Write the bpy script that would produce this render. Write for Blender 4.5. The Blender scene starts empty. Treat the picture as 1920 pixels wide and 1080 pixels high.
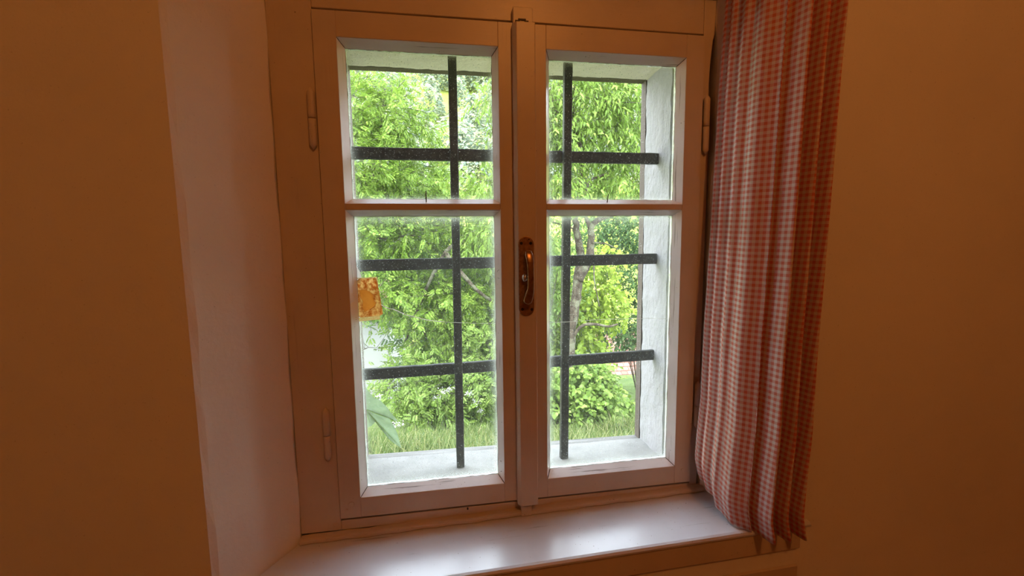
import bpy, bmesh, math, random
import numpy as np
from mathutils import Vector, Matrix, Euler

random.seed(7); RNG = np.random.default_rng(11)
SC = bpy.context.scene
COL = SC.collection
PI = math.pi

# ------------------------------------------------------------------ camera, sky, sun, lamp, exposure
CAM_POS = Vector((-0.1759, -0.9271, 0.5977)); CAM_ROT = Euler((1.4644, 0.0123, -0.1589)); CAM_F = 803.28
cd = bpy.data.cameras.new('camera'); cd.sensor_width = 36.0; cd.lens = CAM_F / 1920 * 36.0
cd.clip_start = 0.02; cd.clip_end = 500
cam = bpy.data.objects.new('camera', cd); COL.objects.link(cam)
cam.location = CAM_POS; cam.rotation_euler = CAM_ROT; SC.camera = cam

W = bpy.data.worlds.new('overcast_sky'); SC.world = W; W.use_nodes = True
nt = W.node_tree; nt.nodes.clear()
wo = nt.nodes.new('ShaderNodeOutputWorld'); bg = nt.nodes.new('ShaderNodeBackground')
tc = nt.nodes.new('ShaderNodeTexCoord'); sx = nt.nodes.new('ShaderNodeSeparateXYZ'); rp = nt.nodes.new('ShaderNodeValToRGB')
nt.links.new(tc.outputs['Generated'], sx.inputs[0]); nt.links.new(sx.outputs['Z'], rp.inputs[0])
rp.color_ramp.elements[0].position = 0.0; rp.color_ramp.elements[0].color = (0.90, 0.95, 1.0, 1)
rp.color_ramp.elements[1].position = 1.0; rp.color_ramp.elements[1].color = (0.70, 0.84, 1.0, 1)
nt.links.new(rp.outputs[0], bg.inputs[0]); nt.links.new(bg.outputs[0], wo.inputs[0])
bg.inputs['Strength'].default_value = 10.0

sd = bpy.data.lights.new('sun', 'SUN'); sd.energy = 7.0; sd.angle = math.radians(18); sd.color = (1.0, 0.93, 0.78)
sun = bpy.data.objects.new('sun', sd); COL.objects.link(sun)
sun.rotation_euler = Vector((-0.28, -0.42, 1.0)).to_track_quat('Z', 'Y').to_euler()

ld = bpy.data.lights.new('ceiling_lamp', 'POINT'); ld.energy = 24.5; ld.shadow_soft_size = 0.08; ld.color = (1.0, 0.36, 0.075)
lamp = bpy.data.objects.new('ceiling_lamp', ld); COL.objects.link(lamp); lamp.location = (0.3, -1.7, 1.85)

vs = SC.view_settings; vs.view_transform = 'Standard'; vs.look = 'None'; vs.exposure = 0.0; vs.gamma = 1.0; vs.use_curve_mapping = False
SC.cycles.use_denoising = True; SC.cycles.max_bounces = 10; SC.cycles.transparent_max_bounces = 16
SC.cycles.sample_clamp_indirect = 8.0

CAM_M = CAM_ROT.to_matrix()
def at(px, py, y):
    d = CAM_M @ Vector(((px - 960) / CAM_F, -(py - 540) / CAM_F, -1.0))
    return CAM_POS + d * ((y - CAM_POS.y) / d.y)

# ------------------------------------------------------------------ helpers
def tag(o, label=None, cat=None, group=None, kind=None):
    if label: o['label'] = label
    if cat: o['category'] = cat
    if group: o['group'] = group
    if kind: o['kind'] = kind
    return o

def empty(name, loc=(0, 0, 0), label=None, cat=None, group=None, kind=None):
    o = bpy.data.objects.new(name, None); COL.objects.link(o); o.location = loc; o.empty_display_size = 0.05
    return tag(o, label, cat, group, kind)

def adopt(o, parent):
    if parent is not None:
        o.parent = parent
        m = Matrix.Identity(4); p = parent
        chain = []
        while p is not None: chain.append(p); p = p.parent
        for q in reversed(chain): m = m @ q.matrix_parent_inverse @ q.matrix_basis
        o.matrix_parent_inverse = m.inverted()

def link(name, me, mats, parent=None):
    o = bpy.data.objects.new(name, me); COL.objects.link(o)
    for m in (mats if isinstance(mats, (list, tuple)) else [mats]): 
        if m.name not in [x.name for x in me.materials if x]: me.materials.append(m)
    adopt(o, parent); return o

class MB:
    def __init__(s): s.bm = bmesh.new()
    def box(s, x0, x1, y0, y1, z0, z1, bev=0.0, slot=0, seg=1):
        b = bmesh.new()
        bmesh.ops.create_cube(b, size=1.0)
        for v in b.verts: v.co = Vector((x0 + (v.co.x + .5) * (x1 - x0), y0 + (v.co.y + .5) * (y1 - y0), z0 + (v.co.z + .5) * (z1 - z0)))
        if bev: bmesh.ops.bevel(b, geom=list(b.edges), offset=bev, segments=seg, profile=0.5, affect='EDGES', clamp_overlap=True)
        s.add(b, slot); return s
    def add(s, b, slot=0, mat=None):
        vm = {}
        for v in b.verts: vm[v] = s.bm.verts.new(mat @ v.co if mat else v.co)
        for f in b.faces:
            nf = s.bm.faces.new([vm[v] for v in f.verts]); nf.material_index = slot; nf.smooth = f.smooth
        b.free()
    def loft(s, rings, slot=0, caps=True, closed=True, smooth=False, slots=None):
        R = [[s.bm.verts.new(p) for p in r] for r in rings]
        n = len(R[0])
        for a, b in zip(R, R[1:]):
            for i in range(n if closed else n - 1):
                j = (i + 1) % n
                f = s.bm.faces.new((a[i], a[j], b[j], b[i])); f.smooth = smooth
                f.material_index = slots[i] if slots else slot
        if caps and closed:
            for r in (R[0][::-1], R[-1]):
                f = s.bm.faces.new(r); f.material_index = slot
        return s
    def tube(s, pts, rad, n=6, slot=0, smooth=True, caps=True):
        pts = [Vector(p) for p in pts]
        if not isinstance(rad, (list, tuple)): rad = [rad] * len(pts)
        rings = []
        up = Vector((0.13, 0.31, 0.94))
        for i, p in enumerate(pts):
            t = (pts[min(i + 1, len(pts) - 1)] - pts[max(i - 1, 0)]).normalized()
            u = t.cross(up)
            if u.length < 1e-3: u = t.cross(Vector((1, 0, 0)))
            u.normalize(); w = t.cross(u).normalized()
            rings.append([p + (u * math.cos(2 * PI * k / n) + w * math.sin(2 * PI * k / n)) * rad[i] for k in range(n)])
        return s.loft(rings, slot, caps, True, smooth)
    def cyl(s, c, r, axis, h, n=16, slot=0, bev=0.0):
        b = bmesh.new()
        bmesh.ops.create_cone(b, segments=n, radius1=r, radius2=r, depth=h, cap_ends=True)
        if bev: bmesh.ops.bevel(b, geom=[e for e in b.edges if len(e.link_faces) == 2 and e.calc_face_angle() > .8], offset=bev, segments=2, profile=.5, affect='EDGES')
        m = Matrix.Translation(c) @ Vector(axis).to_track_quat('Z', 'Y').to_matrix().to_4x4()
        s.add(b, slot, m); return s
    def ball(s, c, rx, ry, rz, slot=0, n=16):
        b = bmesh.new(); bmesh.ops.create_uvsphere(b, u_segments=n, v_segments=n // 2, radius=1)
        for f in b.faces: f.smooth = True
        s.add(b, slot, Matrix.Translation(c) @ Matrix.Diagonal((rx, ry, rz, 1))); return s
    def poly(s, pts, y0, y1, slot=0, bev=0.0):            # outline in x,z extruded along y (front y0)
        b = bmesh.new()
        f0 = b.faces.new([b.verts.new((p[0], y0, p[1])) for p in pts])
        r = bmesh.ops.extrude_face_region(b, geom=[f0])
        for v in r['geom']:
            if isinstance(v, bmesh.types.BMVert): v.co.y = y1
        bmesh.ops.recalc_face_normals(b, faces=b.faces)
        if bev:
            ed = [e for e in b.edges if all(abs(v.co.y - y0) < 1e-7 for v in e.verts)]
            bmesh.ops.bevel(b, geom=ed, offset=bev, segments=2, profile=.5, affect='EDGES')
        s.add(b, slot); return s
    def build(s, name, mats, parent=None, smooth_angle=None):
        bmesh.ops.recalc_face_normals(s.bm, faces=s.bm.faces)
        me = bpy.data.meshes.new(name); s.bm.to_mesh(me); s.bm.free()
        return link(name, me, mats, parent)

def fast_mesh(name, V, F):
    """V (n,3), F (m,k) uniform polygons"""
    me = bpy.data.meshes.new(name)
    V = np.asarray(V, np.float32); F = np.asarray(F, np.int32); m, k = F.shape
    me.vertices.add(len(V)); me.vertices.foreach_set('co', V.ravel())
    me.loops.add(m * k); me.loops.foreach_set('vertex_index', F.ravel())
    me.polygons.add(m); me.polygons.foreach_set('loop_start', np.arange(m, dtype=np.int32) * k)
    me.update(calc_edges=True); me.validate()
    return me

def grid_mesh(name, P, mats, parent=None, smooth=True, uv=None):
    """P (a,b,3) array of points -> quad grid"""
    a, b = P.shape[:2]
    idx = np.arange(a * b).reshape(a, b)
    F = np.stack([idx[:-1, :-1], idx[:-1, 1:], idx[1:, 1:], idx[1:, :-1]], -1).reshape(-1, 4)
    me = fast_mesh(name, P.reshape(-1, 3), F)
    if smooth: me.polygons.foreach_set('use_smooth', np.ones(len(F), bool))
    if uv is not None:
        l = me.uv_layers.new(name='UVMap'); l.data.foreach_set('uv', uv.reshape(-1, 2)[F.ravel()].astype(np.float32).ravel())
    return link(name, me, mats, parent)

def vnoise(P, scale, seed=0):
    """cheap smooth value noise for numpy points"""
    Q = np.asarray(P) * scale; i = np.floor(Q).astype(np.int64); f = Q - i; f = f * f * (3 - 2 * f)
    def h(a):
        n = a[..., 0] * 374761393 + a[..., 1] * 668265263 + a[..., 2] * 2147483647 + seed * 1274126177
        n = (n ^ (n >> 13)) * 1274126177; n = n ^ (n >> 16)
        return (n & 0xffff) / 65535.0
    r = 0
    for dx in (0, 1):
        for dy in (0, 1):
            for dz in (0, 1):
                w = (f[..., 0] if dx else 1 - f[..., 0]) * (f[..., 1] if dy else 1 - f[..., 1]) * (f[..., 2] if dz else 1 - f[..., 2])
                r = r + w * h(i + np.array([dx, dy, dz]))
    return r

# ------------------------------------------------------------------ materials
class NT:
    def __init__(s, name):
        s.m = bpy.data.materials.new(name); s.m.use_nodes = True; s.t = s.m.node_tree; s.t.nodes.clear()
        s.out = s.n('OutputMaterial')
    def n(s, typ, **kw):
        x = s.t.nodes.new('ShaderNode' + typ)
        for k, v in kw.items(): setattr(x, k, v)
        return x
    def l(s, a, b): s.t.links.new(a, b); return s
    def math(s, op, a, b=None, c=None, clamp=False):
        x = s.n('Math', operation=op); x.use_clamp = clamp
        for i, v in enumerate((a, b, c)):
            if v is None: continue
            if isinstance(v, (int, float)): x.inputs[i].default_value = v
            else: s.l(v, x.inputs[i])
        return x.outputs[0]
    def mix(s, f, a, b):
        x = s.n('Mix', data_type='RGBA')
        for i, v in ((0, f), (6, a), (7, b)):
            if isinstance(v, (int, float)): x.inputs[i].default_value = v
            elif isinstance(v, tuple): x.inputs[i].default_value = (*v, 1) if len(v) == 3 else v
            else: s.l(v, x.inputs[i])
        return x.outputs[2]
    def coord(s, kind='Object', scale=(1, 1, 1)):
        c = s.n('TexCoord'); mp = s.n('Mapping'); mp.inputs['Scale'].default_value = scale
        s.l(c.outputs[kind], mp.inputs[0]); return mp.outputs[0]
    def noise(s, vec, scale, detail=4, rough=.55):
        x = s.n('TexNoise'); s.l(vec, x.inputs['Vector'])
        x.inputs['Scale'].default_value = scale; x.inputs['Detail'].default_value = detail; x.inputs['Roughness'].default_value = rough
        return x.outputs[0]
    def ramp(s, v, lo, hi, clo=(0, 0, 0), chi=(1, 1, 1)):
        r = s.n('ValToRGB'); e = r.color_ramp.elements
        e[0].position = lo; e[0].color = (*clo, 1); e[1].position = hi; e[1].color = (*chi, 1)
        s.l(v, r.inputs[0]); return r.outputs[0]
    def bump(s, h, strength, dist=.002):
        b = s.n('Bump'); b.inputs['Strength'].default_value = strength; b.inputs['Distance'].default_value = dist
        s.l(h, b.inputs['Height']); return b.outputs[0]
    def pbsdf(s, col, rough=.5, metal=0., normal=None, spec=.5):
        p = s.n('BsdfPrincipled')
        if isinstance(col, tuple): p.inputs['Base Color'].default_value = (*col, 1)
        else: s.l(col, p.inputs['Base Color'])
        if isinstance(rough, (int, float)): p.inputs['Roughness'].default_value = rough
        else: s.l(rough, p.inputs['Roughness'])
        p.inputs['Metallic'].default_value = metal; p.inputs['Specular IOR Level'].default_value = spec
        if normal is not None: s.l(normal, p.inputs['Normal'])
        return p.outputs[0]
    def done(s, sh): s.l(sh, s.out.inputs[0]); return s.m

def paint_mat(name, axis, col=(.66, .57, .47), wear=.0, rough=.36, grain=.25, spec=.5):
    t = NT(name); st = {'x': (5, 160, 160), 'z': (160, 160, 5)}[axis]
    g = t.noise(t.coord('Object', st), 1.0, 5, .6)
    big = t.noise(t.coord('Object'), 7.0, 3)
    c = t.mix(t.ramp(big, .35, .7), col, tuple(v * .88 for v in col))
    flk = t.math('MULTIPLY', t.ramp(g, .66 - .1 * wear, .70 - .1 * wear), t.ramp(big, .50 - .12 * wear, .62 - .12 * wear))
    c = t.mix(t.math('MULTIPLY', flk, .35 + .5 * wear), c, (.16, .12, .09))
    # small dirt specks
    sp = t.noise(t.coord('Object'), 230.0, 1)
    c = t.mix(t.math('MULTIPLY', t.ramp(sp, .76, .79), .7), c, (.10, .07, .05))
    h = t.math('SUBTRACT', g, t.math('MULTIPLY', flk, .6))
    return t.done(t.pbsdf(c, rough, 0, t.bump(h, grain, .0015), spec))

M = {}
M['paint_x'] = paint_mat('cream_paint_horizontal_grain', 'x')
M['paint_z'] = paint_mat('cream_paint_vertical_grain', 'z')
M['worn_daylit_x'] = paint_mat('weathered_daylit_paint_horizontal', 'x', (.90, .89, .90), .7, .25, .18, .9)  # bevel copy of the paint: wear flecks, daylight put into the whiter base
M['worn_daylit_z'] = paint_mat('weathered_daylit_paint_vertical', 'z', (.92, .91, .92), .5, .20, .12, .9)  # upright bevels likewise: worn flecks over a base whitened for daylight
M['sill_paint'] = paint_mat('glossy_sill_paint', 'x', (.72, .75, .82), .2, .28, .10, .9)

def plaster(name, col, scale, strength, dist, col2=None, rough=.85, stretch=(1, 1, 1), speck=(.5, .70, .76)):
    t = NT(name); v = t.coord('Object', stretch)
    a = t.noise(v, scale, 6, .6); b = t.noise(v, scale * .12, 3)
    c = t.mix(t.ramp(b, .4, .75), col, col2 or tuple(x * .93 for x in col))
    sp = t.noise(t.coord('Object'), 300, 2); c = t.mix(t.math('MULTIPLY', t.ramp(sp, speck[1], speck[2]), .5), c, tuple(x * speck[0] for x in col))
    return t.done(t.pbsdf(c, rough, 0, t.bump(a, strength, dist), .08))
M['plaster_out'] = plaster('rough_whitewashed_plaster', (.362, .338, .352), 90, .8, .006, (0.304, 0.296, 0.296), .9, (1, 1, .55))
M['plaster_soffit'] = plaster('bounce_lit_whitewash_soffit', (.82, .72, .66), 90, .6, .004, (.72, .62, .56))  # lighter copy of the whitewash, bounced light put into its colour
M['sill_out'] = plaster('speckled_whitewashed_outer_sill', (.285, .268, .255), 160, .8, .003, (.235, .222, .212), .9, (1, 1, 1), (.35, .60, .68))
M['plaster_in'] = plaster('white_limewashed_room_wall', (.86, .84, .80), 25, .35, .004)

def wood(name, c1, c2, axis='z', rough=.6, sc=1.0, bump=.4):
    t = NT(name); st = {'x': (4 * sc, 90 * sc, 90 * sc), 'z': (90 * sc, 90 * sc, 4 * sc), 'y': (90 * sc, 4 * sc, 90 * sc)}[axis]
    g = t.noise(t.coord('Object', st), 1.0, 6, .65)
    return t.done(t.pbsdf(t.mix(t.ramp(g, .32, .68), c1, c2), rough, 0, t.bump(g, bump, .002), .3))
M['wood_brown'] = wood('weathered_brown_wood', (0.150, 0.112, 0.098), (0.083, 0.060, 0.049), 'z', .75)
M['wood_brown_x'] = wood('weathered_brown_wood_x', (0.143, 0.109, 0.083), (0.075, 0.053, 0.041), 'x', .75)
M['wood_grey'] = wood('weathered_grey_wood', (0.260, 0.242, 0.229), (0.099, 0.087, 0.081), 'x', .85)
M['room_wood'] = wood('room_pine_panelling', (.40, .22, .10), (.26, .13, .055), 'x', .5, .15)

def iron():
    t = NT('black_painted_iron'); n = t.noise(t.coord(), 60, 4); s = t.noise(t.coord(), 420, 2)
    c = t.mix(t.ramp(n, .4, .7), (.022, .021, .021), (.045, .040, .037))
    c = t.mix(t.math('MULTIPLY', t.ramp(s, .70, .74), .5), c, (.35, .34, .33))
    return t.done(t.pbsdf(c, .55, 0, t.bump(n, .5, .002), .25))
M['iron'] = iron()
def metal(name, c1, c2, rough, met):
    t = NT(name); n = t.noise(t.coord(), 120, 4)
    return t.done(t.pbsdf(t.mix(t.ramp(n, .35, .7), c1, c2), rough, met, t.bump(n, .15, .001)))
M['brass'] = metal('tarnished_brass', (0.442, 0.260, 0.130), (0.221, 0.117, 0.058), .42, .75)
M['lever'] = metal('worn_brass_lever', (.42, .27, .15), (.24, .13, .07), .30, .8)
M['steel'] = metal('worn_steel', (.55, .52, .48), (.38, .35, .32), .35, .85)
M['dark'] = metal('dark_screw_steel', (.04, .03, .025), (.015, .012, .01), .5, .5)
M['nail'] = metal('grey_nail_steel', (.10, .09, .085), (.06, .05, .045), .4, .8)

def glass(name, haze, edge):
    t = NT(name)
    tr = t.n('BsdfTransparent'); tr.inputs[0].default_value = (.97, .985, .975, 1)
    gl = t.n('BsdfGlossy'); gl.inputs['Roughness'].default_value = .01
    fr = t.n('Fresnel'); fr.inputs[0].default_value = 1.35
    m1 = t.n('MixShader'); t.l(t.math('MULTIPLY', fr.outputs[0], .6), m1.inputs[0]); t.l(tr.outputs[0], m1.inputs[1]); t.l(gl.outputs[0], m1.inputs[2])
    df = t.n('BsdfDiffuse'); df.inputs[0].default_value = (.85, .87, .85, 1)
    tl = t.n('BsdfTranslucent'); tl.inputs[0].default_value = (.85, .88, .86, 1)
    m2 = t.n('MixShader'); m2.inputs[0].default_value = .7; t.l(df.outputs[0], m2.inputs[1]); t.l(tl.outputs[0], m2.inputs[2])
    # dust film, specks and grime along the pane's own edges
    g = t.n('TexCoord'); sp = t.n('SeparateXYZ'); t.l(g.outputs['Generated'], sp.inputs[0])
    def ed(o, k): return t.math('MULTIPLY', t.math('ABSOLUTE', t.math('SUBTRACT', o, .5)), 2.0)
    ex = t.math('POWER', ed(sp.outputs[0], 0), 26.0); ez = t.math('POWER', ed(sp.outputs[2], 0), 40.0)
    n1 = t.noise(t.coord('Object', (1, 1, .5)), 14, 4); n2 = t.noise(t.coord('Object'), 330, 1); n3 = t.noise(t.coord('Object', (1, 1, .15)), 50, 3)
    f = t.math('MULTIPLY', t.math('ADD', ex, ez), t.math('MULTIPLY', n3, edge))
    f = t.math('ADD', f, t.math('MULTIPLY', n1, haze))
    f = t.math('ADD', f, t.math('MULTIPLY', t.ramp(n2, .665, .72), .30), None, True)
    m3 = t.n('MixShader'); t.l(f, m3.inputs[0]); t.l(m1.outputs[0], m3.inputs[1]); t.l(m2.outputs[0], m3.inputs[2])
    return t.done(m3.outputs[0])
M['glass'] = glass('old_window_glass', .014, .5)
M['glass_dusty'] = glass('dusty_window_glass', .034, .75)
def crackmat():
    t = NT('white_glass_crack'); d = t.n('BsdfDiffuse'); d.inputs[0].default_value = (.95, .96, .96, 1); tl = t.n('BsdfTranslucent'); tl.inputs[0].default_value = (1, 1, 1, 1)
    m = t.n('MixShader'); m.inputs[0].default_value = .6; t.l(d.outputs[0], m.inputs[1]); t.l(tl.outputs[0], m.inputs[2]); return t.done(m.outputs[0])
M['crack'] = crackmat()

def leafmat(name, c1, c2, c3, trans=.34, gloss=.014):
    t = NT(name); g = t.n('NewGeometry'); oi = t.n('ObjectInfo')
    r = t.math('FRACT', t.math('ADD', g.outputs['Random Per Island'], oi.outputs['Random']))
    c = t.mix(t.ramp(r, .0, .6), c1, c2); c = t.mix(t.ramp(r, .62, 1.0), c, c3)
    d = t.n('BsdfDiffuse'); t.l(c, d.inputs[0])
    tl = t.n('BsdfTranslucent'); t.l(t.mix(1.0, c, c) if False else c, tl.inputs[0])
    m = t.n('MixShader'); m.inputs[0].default_value = trans; t.l(d.outputs[0], m.inputs[1]); t.l(tl.outputs[0], m.inputs[2])
    gl = t.n('BsdfGlossy'); gl.inputs['Roughness'].default_value = .35
    m2 = t.n('MixShader'); m2.inputs[0].default_value = gloss; t.l(m.outputs[0], m2.inputs[1]); t.l(gl.outputs[0], m2.inputs[2])
    return t.done(m2.outputs[0])
M['ash_leaf'] = leafmat('ash_leaf_green', (0.106, 0.191, 0.027), (0.165, 0.257, 0.036), (0.251, 0.339, 0.066))
M['cherry_leaf'] = leafmat('cherry_leaf_green', (0.101, 0.176, 0.026), (0.160, 0.248, 0.039), (0.237, 0.324, 0.072))
M['lime_leaf'] = leafmat('lime_bush_leaf', (0.184, 0.270, 0.025), (0.255, 0.346, 0.036), (0.326, 0.400, 0.065))
M['dark_leaf'] = leafmat('deep_green_leaf', (0.039, 0.087, 0.025), (0.062, 0.122, 0.035), (0.100, 0.165, 0.049))
M['hazel_leaf'] = leafmat('hazel_leaf', (0.113, 0.192, 0.033), (0.169, 0.253, 0.048), (0.244, 0.323, 0.087))
M['grass_blade'] = leafmat('grass_blade', (.050, .085, .016), (.088, .125, .026), (.24, .23, .10), .35)
M['hazed_leaf'] = leafmat('hazed_forest_leaf', (0.209, 0.274, 0.241), (0.338, 0.386, 0.258), (0.531, 0.547, 0.290), .4, .005)  # leaf colours paled to carry the distance haze
M['petal'] = leafmat('white_petal', (.55, .54, .53), (.6, .58, .58), (.62, .60, .58), .4)

def bigleaf():
    t = NT('pale_large_leaf'); n = t.noise(t.coord(), 60, 3)
    c = t.mix(t.ramp(n, .3, .7), (.16, .215, .135), (.21, .27, .17))
    d = t.n('BsdfDiffuse'); t.l(c, d.inputs[0]); tl = t.n('BsdfTranslucent'); t.l(c, tl.inputs[0]); m = t.n('MixShader'); m.inputs[0].default_value = .35
    t.l(t.bump(n, .3, .002), d.inputs['Normal']); t.l(d.outputs[0], m.inputs[1]); t.l(tl.outputs[0], m.inputs[2]); return t.done(m.outputs[0])
M['bigleaf'] = bigleaf()
def bark():
    t = NT('lichened_bark'); n = t.noise(t.coord('Object', (1, 1, .5)), 22, 5, .65); k = t.noise(t.coord(), 9, 3)
    c = t.mix(t.ramp(n, .35, .65), (.035, .027, .02), (.10, .08, .06)); c = t.mix(t.math('MULTIPLY', t.ramp(k, .5, .62), .75), c, (.16, .16, .11))
    return t.done(t.pbsdf(c, .9, 0, t.bump(n, .8, .02), .06))
M['bark'] = bark()
def ground():
    t = NT('meadow_soil'); n = t.noise(t.coord(), 1.2, 6)
    return t.done(t.pbsdf(t.mix(t.ramp(n, .3, .7), (.06, .09, .03), (.12, .15, .05)), .95, 0, t.bump(n, .5, .05), .1))
M['ground'] = ground()
def meadow():
    t = NT('sunlit_hill_meadow'); n = t.noise(t.coord(), .5, 6)
    return t.done(t.pbsdf(t.mix(t.ramp(n, .3, .7), (.26, .32, .05), (.34, .38, .09)), .95, 0, None, .1))
M['meadow'] = meadow()
M['house_white'] = plaster('white_house_render', (0.310, 0.304, 0.298), 6, .2, .01)
def tiles():
    t = NT('weathered_roof_tile'); oi = t.n('NewGeometry'); n = t.noise(t.coord(), 4, 4)
    r = t.math('MULTIPLY', t.math('ADD', oi.outputs['Random Per Island'], n), .5)
    return t.done(t.pbsdf(t.mix(t.ramp(r, .25, .75), (.20, .085, .065), (.29, .155, .125)), .85, 0, None, .2))
M['tile'] = tiles()
def gingham():
    t = NT('red_white_gingham'); uv = t.n('TexCoord'); sp = t.n('SeparateXYZ'); t.l(uv.outputs['UV'], sp.inputs[0])
    def stripe(o): return t.math('GREATER_THAN', t.math('FRACT', t.math('MULTIPLY', o, 1 / .0118)), .5)
    s = t.math('MULTIPLY', t.math('ADD', stripe(sp.outputs[0]), stripe(sp.outputs[1])), .5)
    weave = t.noise(t.coord('UV'), 900, 2)
    c = t.mix(s, (.90, .85, .82), (.78, .20, .13)); c = t.mix(t.math('MULTIPLY', weave, .25), c, (.9, .7, .65))
    d = t.n('BsdfDiffuse'); t.l(c, d.inputs[0]); tl = t.n('BsdfTranslucent'); t.l(c, tl.inputs[0]); m = t.n('MixShader'); m.inputs[0].default_value = .40
    t.l(t.bump(weave, .3, .001), d.inputs['Normal']); t.l(d.outputs[0], m.inputs[1]); t.l(tl.outputs[0], m.inputs[2]); return t.done(m.outputs[0])
M['gingham'] = gingham()
def amber(name, c1, c2, scale, tr=.35):
    t = NT(name); n = t.noise(t.coord(), scale, 5, .7)
    c = t.mix(t.ramp(n, .40, .60), c1, c2)
    d = t.n('BsdfPrincipled'); t.l(c, d.inputs['Base Color']); d.inputs['Roughness'].default_value = .4; t.l(t.bump(n, .4, .001), d.inputs['Normal'])
    tl = t.n('BsdfTranslucent'); t.l(c, tl.inputs[0]); m = t.n('MixShader'); m.inputs[0].default_value = tr
    t.l(d.outputs[0], m.inputs[1]); t.l(tl.outputs[0], m.inputs[2]); return t.done(m.outputs[0])
M['tape'] = amber('mottled_amber_tape', (.62, .24, .06), (.98, .78, .46), 130, .8)
M['tape_smooth'] = amber('smooth_amber_tape', (.92, .56, .22), (.82, .44, .15), 20, .75)
M['paper'] = amber('cream_backing_tape', (.92, .86, .62), (.80, .62, .34), 260, .75)

# ------------------------------------------------------------------ room shell
RX0, RX1, RY0, RZ0, RZ1 = -1.7, 2.0, -3.4, -0.85, 2.0
WF, WB = -0.145, 0.20                       # room face and outer face of the window wall
def struct(mb, name, mats): return tag(mb.build(name, mats), kind='structure')
struct(MB().box(RX0 - .1, RX1 + .1, RY0 - .1, WB, RZ0 - .1, RZ0), 'floor', M['room_wood'])
struct(MB().box(RX0 - .1, RX1 + .1, RY0 - .1, WB, RZ1, RZ1 + .1), 'ceiling', M['room_wood'])
struct(MB().box(RX0 - .1, RX0, RY0 - .1, WB, RZ0, RZ1), 'wall_left', M['plaster_in'])
struct(MB().box(RX1, RX1 + .1, RY0 - .1, WB, RZ0, RZ1), 'wall_right', M['room_wood'])
struct(MB().box(RX0 - .1, RX1 + .1, RY0 - .1, RY0, RZ0, RZ1), 'wall_back', M['room_wood'])

def rect(x0, x1, z0, z1, y, n=1):
    c = [(x0, z0), (x1, z0), (x1, z1), (x0, z1)]; out = []
    for (a, b), (c2, d) in zip(c, c[1:] + c[:1]):
        for k in range(n): out.append(Vector((a + (c2 - a) * k / n, y, b + (d - b) * k / n)))
    return out
N = 24
rings = [rect(RX0, RX1, RZ0, RZ1 + .5, WB, N), rect(RX0, RX1, RZ0, RZ1, WF, N), rect(-.60, .565, -.062, 1.20, WF, N), rect(-.592, .557, -.062, 1.193, WF + .008, N),
         rect(-.50, .447, -.062, 1.14, .004, N), rect(-.50, .447, -.062, 1.14, .066, N), rect(-.395, .395, .0, 1.045, .066, N), rect(-.395, .395, .0, 1.045, WB, N), rect(RX0, RX1, RZ0, RZ1 + .5, WB, N)]
for i in (3, 4):
    for k, v in enumerate(rings[i]):           # hand-smoothed, slightly wavy plaster
        w = .004 * math.sin(k * 1.7) + .003 * math.sin(k * .6 + 1)
        if k % N: v.x += w * (.35 if v.x < -.45 else .8); v.z += w * .3
mb = MB(); mb.loft(rings, caps=False)
wallf = struct(mb, 'wall_front', M['plaster_in'])

# rough outer reveal: right and left jamb, soffit and sill of the embrasure
def sillz(x, y): return .0385 - .095 * (y - .06) - .011 * x
def reveal(name, f, nu, nv, mat, amp, seed, scale=45):
    P = np.zeros((nu, nv, 3)); Nn = np.zeros(3)
    for i in range(nu):
        for j in range(nv): P[i, j] = f(i / (nu - 1), j / (nv - 1))
    Nn = np.cross(P[-1, 0] - P[0, 0], P[0, -1] - P[0, 0]); Nn /= np.linalg.norm(Nn)
    d = (vnoise(P, scale, seed) - .5) + .5 * (vnoise(P, scale * 2.3, seed + 3) - .5) + 1.2 * (vnoise(P, 9, seed + 5) - .5)
    P = P + Nn * d[..., None] * amp
    return grid_mesh(name, P, mat, wallf)
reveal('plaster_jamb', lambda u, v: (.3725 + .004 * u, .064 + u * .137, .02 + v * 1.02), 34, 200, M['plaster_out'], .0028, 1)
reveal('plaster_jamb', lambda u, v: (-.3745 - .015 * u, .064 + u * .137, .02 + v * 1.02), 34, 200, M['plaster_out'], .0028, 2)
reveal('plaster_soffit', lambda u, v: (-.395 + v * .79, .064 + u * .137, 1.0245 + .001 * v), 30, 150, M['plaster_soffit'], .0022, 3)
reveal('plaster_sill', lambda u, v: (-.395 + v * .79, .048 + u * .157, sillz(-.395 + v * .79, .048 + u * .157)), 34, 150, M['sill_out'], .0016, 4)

# outer weathered frame boards around the embrasure
tr = empty('trim_1', (0, .21, .5), kind='structure')
YS = (.2045, .232)
MB().loft([[(-.43, y, 1.0262), (.43, y, 1.0264), (.43, y, 1.09), (-.43, y, 1.09)] for y in YS]).build('frame_board', M['wood_brown_x'], tr)
MB().loft([[(-.43, y, -.04), (.43, y, -.04), (.43, y, .0178), (-.43, y, .0287)] for y in YS]).build('frame_board', M['wood_grey'], tr)
MB().loft([[(.3755, y, .0182), (.43, y, .0178), (.43, y, 1.0262), (.3765, y, 1.0262)] for y in YS]).build('frame_board', M['wood_brown'], tr)
MB().loft([[(-.43, y, .0287), (-.392, y, .0285), (-.391, y, 1.0262), (-.43, y, 1.0262)] for y in YS]).build('frame_board', M['wood_brown'], tr)

# ------------------------------------------------------------------ window_1: fixed frame
win = empty('window_1', (0, .03, -.03), kind='structure')
FY = .008
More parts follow.
